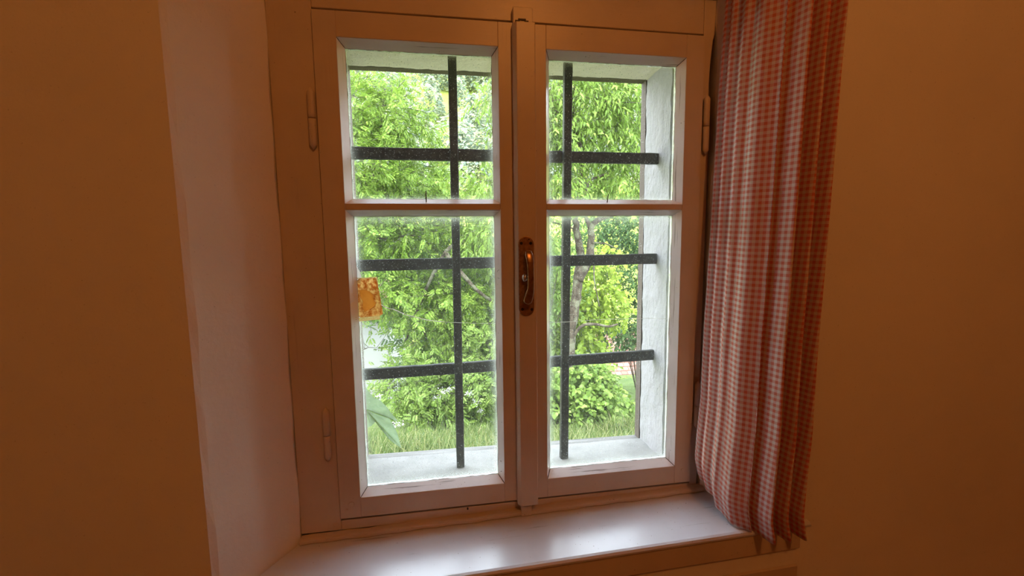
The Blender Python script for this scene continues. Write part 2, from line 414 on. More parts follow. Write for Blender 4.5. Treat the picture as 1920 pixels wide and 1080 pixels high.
# left jamb, right jamb with its knife-cut wavy plaster edge, head, bottom rail, rear stop
MB().box(-.499, -.4160, FY, .062, -.0305, 1.13, .001).build('jamb', M['paint_z'], win)
ed = [(.436, -.03), (.436, .5), (.4365, .8), (.434, .90), (.4325, .95), (.434, .99), (.4365, 1.02), (.439, 1.045), (.4435, 1.06), (.4445, 1.13)]
MB().poly([(.4160, -.0305)] + ed + [(.4160, 1.13)], FY, .062, 0, .001).build('jamb', M['paint_z'], win)
MB().box(-.4155, .4155, FY, .062, 1.0568, 1.13, .001).build('head', M['paint_x'], win)
MB().box(-.4155, .4155, FY, .062, -.0305, -.0088, .001).build('bottom_rail', M['paint_x'], win)
mb = MB(); mb.box(-.4155, -.388, .047, .062, 0, 1.05).box(.388, .4155, .047, .062, 0, 1.05).box(-.388, .388, .047, .062, 1.03, 1.052).box(-.388, .388, .047, .062, -.002, .012)
mb.build('rebate_stop', M['paint_z'], win)
# round wooden peg heads
def dowel(x, z, y, parent, r=.0062): return MB().cyl((x, y, z), r, (0, -1, 0), .0022, 14, 0, .0006).build('dowel', M['paint_z'], parent)
dowel(-.4266, -.0156, FY, win)
# pin hinges, two painted barrels each
def hinge(x, z0, z1, zm, r, y=.002):
    h = MB().box(x - .003, x + .003, y + .001, FY + .004, z0 + .006, z1 - .006).build('hinge', M['paint_z'], win)
    for a, b in ((z0, zm - .0006), (zm + .0006, z1)):
        n = 8; rr = []
        low = a == z0
        zs = np.linspace(a, b, n)
        for z in zs:
            k = (z - a) if low else (b - z)
            q = r * math.sqrt(max(0.02, 1 - max(0, 1 - k / r) ** 2)) if k < r else r
            rr.append([(x + q * math.cos(2 * PI * i / 12), y + q * .8 * math.sin(2 * PI * i / 12), z) for i in range(12)])
        MB().loft(rr, smooth=True).build('hinge_barrel', M['paint_z'], h)
hinge(-.4325, .1345, .2535, .1915, .0072)
hinge(-.4245, .787, .905, .846, .0072)
hinge(.4255, .793, .926, .855, .0075)
hinge(.4270, .137, .2555, .196, .0075)
# bolt keeper on the head with two dark slots, and the closing keep below
kp = MB().box(-.0205, .0205, -.007, FY, 1.0445, 1.078, .001).build('bolt_keeper', M['paint_x'], win)
mb = MB(); mb.box(-.0165, -.007, -.0085, -.0065, 1.0455, 1.0515).box(.003, .0115, -.0085, -.0065, 1.0455, 1.0515).box(-.010, .006, -.009, -.0065, 1.0515, 1.0545); mb.build('keeper_slot', M['dark'], kp)
MB().box(-.0150, .0098, -.011, FY, -.0345, -.0035, .0012).build('bolt_keep', M['paint_z'], win)

# ------------------------------------------------------------------ quarter-round bead and inner window sill
TILT = .0218
def sz(x): return -.0355 + TILT * x
def bead():
    prof = [(.008, .0), (-.004, .0), (-.008, .003), (-.0105, .008), (-.0105, .015), (-.0095, .019), (-.005, .0215), (.008, .0225)]
    rs = []
    for i in range(41):
        x = -.498 + i * (.945 / 40); w = .0007 * math.sin(i * 1.9) + .0005 * math.sin(i * .7)
        # the bead stops at the left of the frame, sags a little with the sill
        rs.append([Vector((x, a + w, sz(x) - .001 + b * .62 + w)) for a, b in prof])
    return MB().loft(rs)
tag(bead().build('trim_2', M['paint_x']), kind='structure')
SB = -.161
def sill():
    mb = MB(); rs = []
    prof = [(.010, 0), (-.02, 0), (-.08, 0), (SB + .008, 0), (SB + .003, -.0016), (SB, -.0055), (SB + .001, -.010), (SB + .005, -.0125), (-.08, -.0135), (.010, -.0135)]
    for i in range(25):
        x = -.498 + i * (.945 / 24)
        rs.append([Vector((x, a, sz(x) + b)) for a, b in prof])
    # ears in front of the wall
    mb.loft(rs, smooth=False)
    ear = [(WF - .002, 0), (SB + .008, 0), (SB + .003, -.0016), (SB, -.0055), (SB + .001, -.010), (SB + .005, -.0125), (WF - .002, -.0135)]
    for x0, x1 in ((-.640, -.498), (.447, .605)):
        mb.loft([[Vector((x, a, sz(x) + b)) for a, b in ear] for x in (x0, x1)])
    return mb
ws = struct(sill(), 'trim_3', M['sill_paint'])
# splayed board ends inside the niche
for x0, x1, s in ((-.498, -.592, -1), (.447, .557, 1)):
    P = [(x0, .006), (x0, WF - .002), (x1, WF - .002)]
    MB().loft([[Vector((x, y, sz(x) - d)) for x, y in P] for d in (0, .0135)]).build('sill_end', M['sill_paint'], ws)
# apron board and panel boards under the sill
ap = struct(MB().loft([[Vector((x, y, sz(x) + z)) for y, z in ((WF - .001, -.0145), (WF - .010, -.0145), (WF - .010, -.060), (WF - .0085, -.062), (WF - .001, -.062))] for x in (-.62, .585)]), 'trim_4', M['paint_x'])
for z0, z1 in ((-.190, -.105), (-.32, -.193), (-.45, -.323)):
    MB().loft([[Vector((x, y, sz(x) + z)) for y, z in ((WF - .001, z0), (WF - .007, z0 + .0015), (WF - .007, z1 - .0015), (WF - .001, z1))] for x in (-.62, .585)]).build('board', M['paint_x'], ap)

# ------------------------------------------------------------------ sashes
E_IN, GLZ, TH = .0112, .0225, .045
def wedge(mb, P, Q, n, slot=1):
    P, Q, n = Vector(P), Vector(Q), Vector(n); t = (Q - P).normalized()
    def sec(A, s):
        B = A + n * E_IN + t * (E_IN * s)
        return [Vector((A.x, 0.0006, A.z)), Vector((B.x, GLZ, B.z)), Vector((B.x, .031, B.z)), Vector((A.x, .036, A.z))]
    mb.loft([sec(P, 1), sec(Q, -1)], slot=slot)
def sash(x0, xi0, xi1, x1, label, name='casement_window'):
    s = empty(name, ((x0 + x1) / 2, .02, 0), label, 'window', 'pair of inward opening casements', 'thing')
    ZB, ZM0, ZM1, ZT, H = .045, .6670, .6803, 1.0011, 1.05
    B = .0009
    for a, b, xe, n in ((x0, xi0, xi0, (1, 0, 0)), (xi1, x1, xi1, (-1, 0, 0))):
        mb = MB(); mb.box(a, b, 0, TH, 0, H, B)
        wedge(mb, (xe, 0, ZB), (xe, 0, ZM0), n); wedge(mb, (xe, 0, ZM1), (xe, 0, ZT), n)
        mb.build('stile', [M['paint_z'], M['worn_daylit_z']], s)
    mb = MB(); mb.box(xi0, xi1, 0, TH, 0, ZB, B); wedge(mb, (xi0, 0, ZB), (xi1, 0, ZB), (0, 0, 1)); mb.build('bottom_rail', [M['paint_x'], M['worn_daylit_x']], s)
    mb = MB(); mb.box(xi0, xi1, 0, TH, ZT, H, B); wedge(mb, (xi0, 0, ZT), (xi1, 0, ZT), (0, 0, -1)); mb.build('top_rail', [M['paint_x'], M['worn_daylit_x']], s)
    mb = MB(); mb.box(xi0 + .0003, xi1 - .0003, 0, TH, ZM0, ZM1, .0007)
    wedge(mb, (xi0, 0, ZM0), (xi1, 0, ZM0), (0, 0, -1)); wedge(mb, (xi0, 0, ZM1), (xi1, 0, ZM1), (0, 0, 1)); mb.build('glazing_bar', [M['paint_x'], M['worn_daylit_x']], s)
    e = E_IN - .0002
    pu = MB().box(xi0 + e, xi1 - e, .0245, .0272, ZM1 + e, ZT - e).build('pane', M['glass'], s)
    pl = MB().box(xi0 + e, xi1 - e, .0245, .0272, ZB + e, ZM0 - e).build('pane', M['glass_dusty'], s)
    # ragged dark putty line around each pane
    for za, zb, p in ((ZM1 + e, ZT - e, pu), (ZB + e, ZM0 - e, pl)):
        mb = MB()
        for A, Bq, dx, dz in (((xi0 + e, za), (xi1 - e, za), 0, 1), ((xi0 + e, zb), (xi1 - e, zb), 0, -1), ((xi0 + e, za), (xi0 + e, zb), 1, 0), ((xi1 - e, za), (xi1 - e, zb), -1, 0)):
            k = 40; r1 = []
            for i in range(k + 1):
                x = A[0] + (Bq[0] - A[0]) * i / k; z = A[1] + (Bq[1] - A[1]) * i / k
                w = .0004 + .0011 * random.random() ** 2
                r1.append([Vector((x, .0238, z)), Vector((x + dx * w, .0242, z + dz * w)), Vector((x, .0245, z))])
            mb.loft(r1)
        mb.build('putty', M['wood_grey'], p)
    return s, pl
sL, paneL = sash(-.4144, -.3705, -.0517, -.0004, 'left cream casement whose lower pane carries an amber tape patch')
sR, paneR = sash(.0004, .0503, .3710, .4144, 'right cream casement with brass handle on its cover strip')
for s_, xa, xb in ((sL, -.3705, -.0517), (sR, .0503, .3710)):
    for x, z, dx, dz, r in ((xa, .045, 1, 1, .0009), (xb, .045, -1, 1, .0008), (xa, 1.0011, 1, -1, .0006), (xb, 1.0011, -1, -1, .0007)):
        P = [Vector((x + dx * E_IN * k, GLZ * k - .0002 + random.uniform(-.0002, .0002), z + dz * E_IN * k)) for k in (0, .25, .5, .75, 1)]
        MB().tube(P, [r * .5, r, r * .8, r, r * .9], 5).build('mitre_crack', M['dark'], s_)
mb = MB(); mb.ball(at(877, 953.5, FY) + Vector((0, -.0002, 0)), .0022, .0008, .0034, 0, 10); mb.build('nail_hole', M['dark'], win)
dowel(-.390, .0316, -.0004, sL)
dowel(.3925, .0330, -.0004, sR, .0045)
# meeting cover strip with its lever handle
mb = MB(); prof = [(-.0228, -.0002), (-.0228, -.0125), (-.0168, -.0215), (-.0155, -.022), (.0208, -.022), (.0222, -.0214), (.0228, -.0200), (.0228, -.0002)]
mb.loft([[Vector((x * k, y * k2 - (.0003 if k2 < 1 else 0), z)) for x, y in prof] for z, k, k2 in ((-.0028, .97, .9), (-.0012, 1, 1), (1.0418, 1, 1), (1.0432, .97, .9))]); mb.build('cover_strip', M['paint_z'], sR)
dowel(-.4, .02, -.0004, sL, .0028)
hd = empty('handle', (0, -.022, .524)); adopt(hd, sR)
def capsule(cx, w, z0, z1, n=10):
    r = w / 2; pts = []
    for k in range(n + 1): a = PI * k / n; pts.append((cx + r * math.cos(a), z1 - r + r * math.sin(a)))
    for k in range(n + 1): a = PI + PI * k / n; pts.append((cx + r * math.cos(a), z0 + r + r * math.sin(a)))
    return pts
MB().poly(capsule(-.0008, .034, .4383, .6098), -.0255, -.0219, 0, .0012).build('back_plate', M['brass'], hd)
lv = [(.5806, .0018, .0035, -.033), (.5785, .0020, .0062, -.036), (.571, .0024, .0082, -.040), (.560, .0034, .0078, -.043), (.546, .0046, .0070, -.045), (.520, .0048, .0068, -.046),
      (.500, .0044, .0070, -.0455), (.490, .0025, .0083, -.0445), (.481, .0000, .0096, -.0435), (.4740, -.0012, .0096, -.043), (.4695, -.0012, .0076, -.0425), (.4667, -.0010, .003, -.042)]
rr = []
for z, cx, w, y in lv:
    rr.append([(cx + w * math.copysign(abs(math.cos(a)) ** .6, math.cos(a)), y + .0032 * math.copysign(abs(math.sin(a)) ** .7, math.sin(a)), z) for a in [2 * PI * k / 16 for k in range(16)]])
MB().loft(rr, smooth=True).build('lever', M['lever'], hd)
mb = MB(); mb.ball((-.0065, -.033, .522), .0055, .008, .0085); mb.build('spindle', M['steel'], hd); MB().tube([(.002, -.024, .524), (.0035, -.046, .524)], [.0055, .0045], 10).build('lever_post', M['steel'], hd)
MB().tube([(.0018, -.024, .572), (.0018, -.039, .572)], .004, 10).build('lever_post', M['steel'], hd)
for x, z in ((-.0115, .5954), (.009, .5951), (-.0103, .4531), (.0103, .4523), (.0052, .6035)):
    r = .0033 if z < .6 else .0016
    MB().cyl((x, -.0257, z), r, (0, -1, 0), .0012, 12, 0, .0003).build('screw', M['dark'], hd)

# cracks in the lower panes: raised white hairlines on the glass
def crack(pts, rad, parent):
    P = [Vector(p) for p in pts]; fine = []
    for a, b in zip(P, P[1:]):
        for k in range(5):
            q = a.lerp(b, k / 5); q.z += random.uniform(-.0004, .0004); fine.append(q)
    fine.append(P[-1]); n = len(fine)
    rs = [rad[0] + (rad[1] - rad[0]) * i / (n - 1) for i in range(n)]
    return MB().tube(fine, rs, 5).build('crack', M['crack'], parent)
g = .0242
crack([(-.3146, g, .4675), (-.2949, g, .4574), (-.286, g, .4559), (-.2616, g, .4432), (-.2163, g, .4295), (-.178, g, .4231)], (.0011, .0008), paneL)
crack([(-.178, g, .4231), (-.12, g, .4185), (-.0632, g, .4147)], (.00035, .0003), paneL)
crack([(-.318, g, .502), (-.305, g, .517)], (.0005, .0003), paneL)
crack([(.0620, g, .412), (.0996, g, .4115), (.1643, g, .4139), (.2841, g, .4128)], (.0003, .0006), paneR)
crack([(.2841, g, .4128), (.3590, g, .4094)], (.0004, .0003), paneR)
# whitish broken edge above the patch
MB().poly([(-.3588, .552), (-.3535, .541), (-.3495, .528), (-.3505, .516), (-.3588, .516)], .0236, .0240).build('broken_edge', M['crack'], paneL)

# amber tape patch stuck over the broken corner
tp = empty('tape_patch', (-.335, .023, .48), 'square of mottled amber tape stuck on the cracked left lower pane', 'tape patch')
MB().poly([(-.3590, .5262), (-.3590, .5240), (-.3205, .5250), (-.3165, .5080), (-.3155, .5090), (-.3172, .5275)], .0228, .0234).build('backing_strip', M['paper'], tp)
MB().poly([(-.3588, .4405), (-.3588, .4318), (-.3155, .4352), (-.3150, .4435)], .0228, .0234).build('backing_strip', M['paper'], tp)
tape_o = [(-.3586, .5240), (-.3205, .5250), (-.3165, .508), (-.3140, .492), (-.3125, .478), (-.3098, .460), (-.3085, .4455), (-.3150, .4435), (-.3586, .4405)]
tape_i = [(-.3545, .500), (-.345, .5005), (-.334, .4965), (-.3275, .489), (-.326, .478), (-.322, .470), (-.327, .463), (-.337, .457), (-.347, .452), (-.350, .462), (-.349, .476), (-.354, .486)]
def hit(poly, c, a):
    d = (math.cos(a), math.sin(a)); best = 0
    for (x0, z0), (x1, z1) in zip(poly, poly[1:] + poly[:1]):
        ex, ez = x1 - x0, z1 - z0; den = d[0] * ez - d[1] * ex
        if abs(den) < 1e-12: continue
        t = ((x0 - c[0]) * ez - (z0 - c[1]) * ex) / den; u = ((x0 - c[0]) * d[1] - (z0 - c[1]) * d[0]) / den
        if t > 0 and -1e-9 <= u <= 1 + 1e-9: best = max(best, t)
    return (c[0] + d[0] * best, c[1] + d[1] * best)
cc = (-.3385, .4775); rs = []
for k in range(73):
    a = 2 * PI * k / 72; o, i = hit(tape_o, cc, a), hit(tape_i, cc, a)
    rs.append([Vector((o[0], .0221, o[1])), Vector((i[0], .0218, i[1])), Vector((i[0], .0228, i[1])), Vector((o[0], .0228, o[1]))])
MB().loft(rs, caps=False).build('tape', M['tape'], tp)
MB().poly(tape_i, .0212, .0226, 0, .0003).build('smooth_spot', M['tape_smooth'], tp)

# nails in the glazing bars, wire hook and wire loop on the meeting stile
def nail(x, z0, x1, z1, y, label, head):
    mb = MB(); mb.tube([(x, y, z0), (x1, y, z1)], .0012, 8)
    if head: mb.cyl((x1, y, z1), .0024, (0, 0, 1), .0008, 10)
    tag(mb.build('nail', M['nail']), label, 'nail', 'nails in the glazing bars')
nail(-.2084, .678, -.2082, .7073, .009, 'headed nail upright in glazing bar of left sash', True)
nail(.1920, .678, .1955, .7030, .009, 'bent headless nail leaning in glazing bar of right sash', False)
pts = [Vector((-.0585, .012, .068)), Vector((-.0545, .010, .0695)), Vector((-.052, .008, .076)), Vector((-.0522, .008, .084)), Vector((-.0545, .010, .0905)), Vector((-.0585, .013, .0935))]
tag(MB().tube(pts, .0009, 6).build('wire_hook', M['nail']), 'thin wire hook in bottom right corner of the left sash', 'hook')
c0 = Vector((-.0558, .0095, .528)); pts = [c0 + Vector((.0045 * math.cos(a) - 0, -.0016 + .003 * -math.cos(a), .0095 * math.sin(a))) for a in np.linspace(-2.2, 2.6, 14)]
tag(MB().tube(pts, .0003, 5).build('wire_loop', M['nail']), 'hair thin wire loop on meeting stile beside the middle iron bar', 'wire')

# ------------------------------------------------------------------ iron grille
gr = empty('window_grille', (0, .115, .03), 'black iron grille of two upright and three level bars outside the panes', 'grille')
def bar(name, A, Bq, w, d, seed, wdir):
    rs = []; n = 36; A, Bq = Vector(A), Vector(Bq); rnd = random.Random(seed)
    for i in range(n + 1):
        p = A.lerp(Bq, i / n); ww = w * (1 + rnd.uniform(-.035, .035)); dd = d * (1 + rnd.uniform(-.03, .03)); o = rnd.uniform(-.0003, .0003)
        c = .0018
        sec = [(-ww / 2 + c, -dd / 2), (ww / 2 - c, -dd / 2), (ww / 2, -dd / 2 + c), (ww / 2, dd / 2 - c), (ww / 2 - c, dd / 2), (-ww / 2 + c, dd / 2), (-ww / 2, dd / 2 - c), (-ww / 2, -dd / 2 + c)]
        rs.append([p + Vector((a + o, b, 0)) if wdir == 'x' else p + Vector((0, b, a + o)) for a, b in sec])
    return MB().loft(rs).build(name, M['iron'], gr)
BY = .112
bar('upright_bar', (-.1482, BY, .030), (-.1432, BY, 1.027), .0195, .018, 1, 'x')
bar('upright_bar', (.1215, BY, .028), (.1312, BY, 1.028), .0195, .018, 2, 'x')
for k, (pl_, pr_) in enumerate((((662, 287), (1233, 298)), ((676, 498), (1227, 485)), ((682, 702), (1222, 665)))):
    y = BY + .0155
    a, b = at(*pl_, y), at(*pr_, y)
    d = (b - a) / (b.x - a.x); a2 = a + d * (-.381 - a.x); b2 = b + d * (.3752 - b.x)
    bar('level_bar', a2, b2, .0272, .013, 5 + k, 'z')

# ------------------------------------------------------------------ curtain
def curtain():
    nu, nv = 200, 90; P = np.zeros((nu, nv, 3)); UV = np.zeros((nu, nv, 2))
    for j in range(nv):
        v = j / (nv - 1); z = -.022 + v * (1.36)
        # left edge follows the photographed fall: in at the hem, swinging out above
        zz = [-.03, .03, .10, .20, .38, .47, .65, .92, 1.36]; xe = [.418, .4060, .409, .4155, .4175, .421, .4265, .433, .452]
        e = float(np.interp(z, zz, xe))
        amp = .020 + .008 * (1 - v)
        ctrl = [(e, -.028), (e + .001, -.050), (e + .004, -.085), (e + .012 - .010 * (1 - v), -.118), (e + .035, -.166)]
        xs = [c[0] for c in ctrl]; ys = [c[1] for c in ctrl]
        pts = []
        for k in range(41):
            t = k / 40 * 4; i = min(int(t), 3); f = t - i
            pts.append((xs[i] * (1 - f) + xs[i + 1] * f, ys[i] * (1 - f) + ys[i + 1] * f))
        pts = [(x + .0045 * math.sin(k * .62 + 1.2 * v + 2.0) * min(1, k / 7), y) for k, (x, y) in enumerate(pts)]
        for k in range(1, 121):
            x = e + .035 + k / 120 * .115
            y = -.178 + amp * math.sin(k / 120 * 2 * PI * 3.2 + .5 * math.sin(3 * v)) * min(1, k / 10) + .012 * max(0, 1 - k / 10)
            pts.append((x, y))
        A = np.array(pts); s = np.concatenate([[0], np.cumsum(np.linalg.norm(np.diff(A, axis=0), axis=1))])
        u = np.linspace(0, s[-1], nu)
        P[:, j, 0] = np.interp(u, s, A[:, 0]); P[:, j, 1] = np.interp(u, s, A[:, 1])
        hem = .012 * np.interp(u, [0, .06, .12, .2, .6], [1.0, .9, .2, -.3, -.3]) * (1 - v) ** 3
        P[:, j, 2] = z + hem + (0.045 * (1 - v) ** 4) * np.interp(u, [0, .05, .12], [1, .55, 0])
        UV[:, j, 0] = u; UV[:, j, 1] = z
    o = grid_mesh('curtain', P, M['gingham'], None, True, UV)
    mo = o.modifiers.new('thickness', 'SOLIDIFY'); mo.thickness = .0008; mo.offset = 0
    return tag(o, 'red and white gingham curtain hanging at the right of the window', 'curtain')
curtain()

# ------------------------------------------------------------------ outdoors: terrain
def gz(x, y):
    z = np.interp(y, [0, 2.2, 3.6, 5.5, 8, 14, 20, 26, 40, 60, 110, 140], [-1.12, -1.22, -1.60, -2.3, -3.1, -4.9, -6.6, -7.0, -1.5, 9.0, 45, 46])
    return z + .12 * np.sin(x * 1.3 + y * .7) * np.clip(y / 6, 0, 1) + .03 * x * np.clip(y / 10, 0, 1)
def terrain(name, xs, ys, mat, label=None):
    X, Y = np.meshgrid(xs, ys, indexing='ij'); P = np.stack([X, Y, gz(X, Y)], -1)
    P[..., 2] += (vnoise(P * [1, 1, 0], .8, 4) - .5) * .12
    o = grid_mesh(name, P, mat); tag(o, label, None, None, 'structure'); return o
terrain('ground', np.linspace(-14, 22, 73), np.linspace(.235, 26, 60), M['ground'])
terrain('hillside', np.linspace(-60, 90, 60), np.linspace(26, 135, 60), M['meadow'])

# ------------------------------------------------------------------ foliage generator
def tmpl_simple(w=.42, fold=.10, droop=.18):
    S = [(0, 0, 0), (0, .33, -.01), (0, .68, -droop * .4), (0, 1, -droop)]
    L = [(-w / 2, .30, fold * .8), (-w * .42, .64, fold * .4 - droop * .3)]
    R = [(-x, y, z) for x, y, z in L]
    V = np.array(S + L + R); F = np.array([(0, 1, 4), (1, 5, 4), (1, 2, 5), (2, 3, 5), (0, 6, 1), (1, 6, 7), (1, 7, 2), (2, 7, 3)])
    return V, F
def tmpl_pinnate(n=5, w=.15, ll=.36):
    V, F = [], []
    def leaflet(b, d, l):
        b = np.array(b); d = np.array(d) / np.linalg.norm(d); s = np.cross(d, [0, 0, 1.]); s /= np.linalg.norm(s); i = len(V)
        V.extend([b, b + d * l * .5 + s * w * .5 + [0, 0, .03], b + d * l + [0, 0, -.05], b + d * l * .5 - s * w * .5 + [0, 0, .03]])
        F.extend([(i, i + 1, i + 2), (i, i + 2, i + 3)])
    for k in range(n):
        y = .2 + .7 * k / n; z = -.18 * y * y
        for sgn in (-1, 1): leaflet((0, y, z), (sgn, .55, -.05), ll * (1 - .25 * abs(k / n - .4)))
    leaflet((0, .9, -.15), (0, 1, -.2), ll)
    return np.array(V), np.array(F)
def tmpl_tiny(w=.6):
    return np.array([(0, 0, 0), (w / 2, .5, .06), (0, 1, -.08), (-w / 2, .5, .06)]), np.array([(0, 1, 2), (0, 2, 3)])
TM = {'simple': tmpl_simple(), 'round': tmpl_simple(.75, .08, .2), 'pinnate': tmpl_pinnate(), 'tiny': tmpl_tiny(), 'long': tmpl_simple(.32, .08, .35)}

def frames(D, U):
    Yv = D / np.linalg.norm(D, axis=1, keepdims=True)
    X = np.cross(Yv, U); X /= np.linalg.norm(X, axis=1, keepdims=True) + 1e-9
    Z = np.cross(X, Yv)
    return np.stack([X, Yv, Z], -1)                  # columns
def bake(name, pos, Rm, sc, T, mat, parent, kind='stuff'):
    V, F = T; k = len(V)
    A = np.einsum('nij,kj->nki', Rm * sc[:, None, None], V) + pos[:, None, :]
    FF = (F[None] + (np.arange(len(pos)) * k)[:, None, None]).reshape(-1, 3)
    o = link(name, fast_mesh(name, A.reshape(-1, 3), FF), mat, parent)
    if kind: o['kind'] = kind
    return o

def in_view(p):
    q = CAM_M.transposed() @ (Vector(p) - CAM_POS)
    if q.z >= 0: return False
    x = 960 + CAM_F * q.x / -q.z; y = 540 - CAM_F * q.y / -q.z
    return (648 < x < 930 or 1028 < x < 1205) and 130 < y < 850

def plant(name, cat, label, base, blobs, leaf, lsize, twigs, per, mat, trunks=(), nbranch=10, droop=.25, group=None, singles=0, seed=0, tr=.012, shell=.55, flowers=()):
    """thing: trunk(s) and branches (tubes), foliage (stuff), plus the largest leaves as single parts"""
    rng = np.random.default_rng(seed + 100); rnd = random.Random(seed)
    t = empty(name, base, label, cat, group)
    base = Vector(base); bl = [(np.array(at(px, py, y)), np.array(r)) for px, py, y, r in blobs]
    allpts = []
    for tp_, r0, r1 in trunks:
        P = [Vector(p) for p in tp_]; fine = []
        for i in range(len(P) - 1):
            p0, p1, p2, p3 = P[max(i - 1, 0)], P[i], P[i + 1], P[min(i + 2, len(P) - 1)]
            for k in range(6):
                f = k / 6
                fine.append(.5 * ((2 * p1) + (p2 - p0) * f + (2 * p0 - 5 * p1 + 4 * p2 - p3) * f * f + (3 * p1 - p0 - 3 * p2 + p3) * f ** 3))
        fine.append(P[-1]); n = len(fine)
        fine = [p + Vector((rnd.uniform(-1, 1), 0, 0)) * r0 * .12 for p in fine]
        rad = [(r0 + (r1 - r0) * i / (n - 1)) * rnd.uniform(.94, 1.07) for i in range(n)]
        MB().tube(fine, rad, 10).build('trunk' if r0 > .035 else 'branch', M['bark'], t)
        allpts += fine
    if not allpts: allpts = [base]
    w = np.array([np.prod(r) ** .8 for _, r in bl]); w /= w.sum()
    ch = rng.choice(len(bl), twigs, p=w)
    d = rng.normal(size=(twigs, 3)); d /= np.linalg.norm(d, axis=1, keepdims=True)
    rad = shell + (1 - shell) * rng.random(twigs); rad = np.where(rng.random(twigs) < .25, rng.random(twigs), rad)
    C = np.array([b for b, _ in bl])[ch] + d * rad[:, None] * np.array([r for _, r in bl])[ch]
    # branches: from the nearest trunk point towards the blobs
    for k in range(nbranch):
        tgt = Vector(bl[k % len(bl)][0]) + Vector(rng.normal(size=3) * bl[k % len(bl)][1] * .45)
        s = min(allpts, key=lambda p: (p - tgt).length + .6 * max(0, p.z - tgt.z + .15))
        mid = s.lerp(tgt, .5) + Vector((rnd.uniform(-.1, .1), rnd.uniform(-.1, .1), rnd.uniform(0, .18)))
        q = [s, s.lerp(mid, .5) + Vector((0, 0, .03)), mid, mid.lerp(tgt, .5) + Vector((rnd.uniform(-.04, .04), 0, .02)), tgt]
        br = MB(); br.tube(q, [tr, tr * .8, tr * .6, tr * .45, tr * .25], 6)
        for jj in range(5):                                    # side shoots
            a = q[2 + jj % 3]; e = a + Vector(rng.normal(size=3) * .22); br.tube([a, a.lerp(e, .5) + Vector((0, 0, .04)), e], [tr * .35, tr * .25, tr * .15], 4)
        br.build('branch', M['bark'], t)
    # twigs and leaves
    outw = d + np.array([0, 0, -droop]) + rng.normal(size=(twigs, 3)) * .5; outw /= np.linalg.norm(outw, axis=1, keepdims=True)
    ln = lsize * rng.uniform(1.6, 3.4, twigs)
    idx = np.repeat(np.arange(twigs), per); f = np.tile(np.linspace(.1, 1, per), twigs)
    pos = C[idx] + outw[idx] * (ln[idx] * f)[:, None] + np.array([0, 0, -1.]) * (droop * ln[idx] * f * f * .6)[:, None]
    side = np.cross(outw, rng.normal(size=(twigs, 3))); side /= np.linalg.norm(side, axis=1, keepdims=True) + 1e-9
    sg = np.tile([1, -1] * (per // 2 + 1), twigs)[:0] if False else np.tile(np.where(np.arange(per) % 2 == 0, 1, -1), twigs)
    D = outw[idx] * .7 + side[idx] * sg[:, None] * .8 + np.array([0, 0, -droop * 1.3]) + rng.normal(size=(len(idx), 3)) * .25
    U = np.array([0, 0, 1.0]) + rng.normal(size=(len(idx), 3)) * .45 + np.array([0, -.35, 0])
    Rm = frames(D, U); sc = lsize * rng.uniform(.6, 1.15, len(idx))
    keep = np.ones(len(idx), bool)
    if singles:
        vis = np.array([in_view(p) for p in pos]); dist = np.linalg.norm(pos - np.array(CAM_POS), axis=1) - sc * 2
        o = np.argsort(np.where(vis, dist, 1e6))[:singles]
        V, F = TM[leaf]; me = fast_mesh('leaf', V, F); me.materials.append(mat)
        for q in o:
            l = bpy.data.objects.new('leaf', me); COL.objects.link(l); l.parent = t
            m = Matrix(Rm[q].tolist()).to_4x4() @ Matrix.Diagonal((sc[q], sc[q], sc[q], 1)); m.translation = Vector(pos[q]) - Vector(t.location); l.matrix_basis = m
        keep[o] = False
    bake('foliage', pos[keep], Rm[keep], sc[keep], TM[leaf], mat, t)
    # thin twig stems
    n3 = 3; a = np.cross(outw, [.3, .5, .8]); a /= np.linalg.norm(a, axis=1, keepdims=True); b = np.cross(outw, a); rt = .0022 * lsize / .08
    ring = np.stack([a * math.cos(2 * PI * k / 3) + b * math.sin(2 * PI * k / 3) for k in range(3)], 1) * rt
    tip = C + outw * ln[:, None] + np.array([0, 0, -1.]) * (droop * ln * .6)[:, None]
    V = np.concatenate([ring + C[:, None], ring * .4 + tip[:, None]], 1).reshape(-1, 3)
    F = np.array([(0, 1, 4, 3), (1, 2, 5, 4), (2, 0, 3, 5)])[None] + (np.arange(twigs) * 6)[:, None, None]
    o = link('twigs', fast_mesh('twigs', V, F.reshape(-1, 4)), M['bark'], t); o['kind'] = 'stuff'
    for (px, py, y, r) in flowers:
        c = np.array(at(px, py, y)); k = 40; pp = c + rng.normal(size=(k, 3)) * [r, r * .6, r * .5]
        Rf = frames(rng.normal(size=(k, 3)) + [0, -1, .5], rng.normal(size=(k, 3)))
        bake('flower_head', pp, Rf, np.full(k, .026) * rng.uniform(.6, 1.2, k), TM['tiny'], M['petal'], t, None)
    return t

def A(*l): return [at(*p) for p in l]
def gpt(px, y, dz=0):                    # ground point below an image column at distance y
    p = at(px, 600, y); return (p.x, y, float(gz(np.array(p.x), np.array(y))) - .05 + dz)

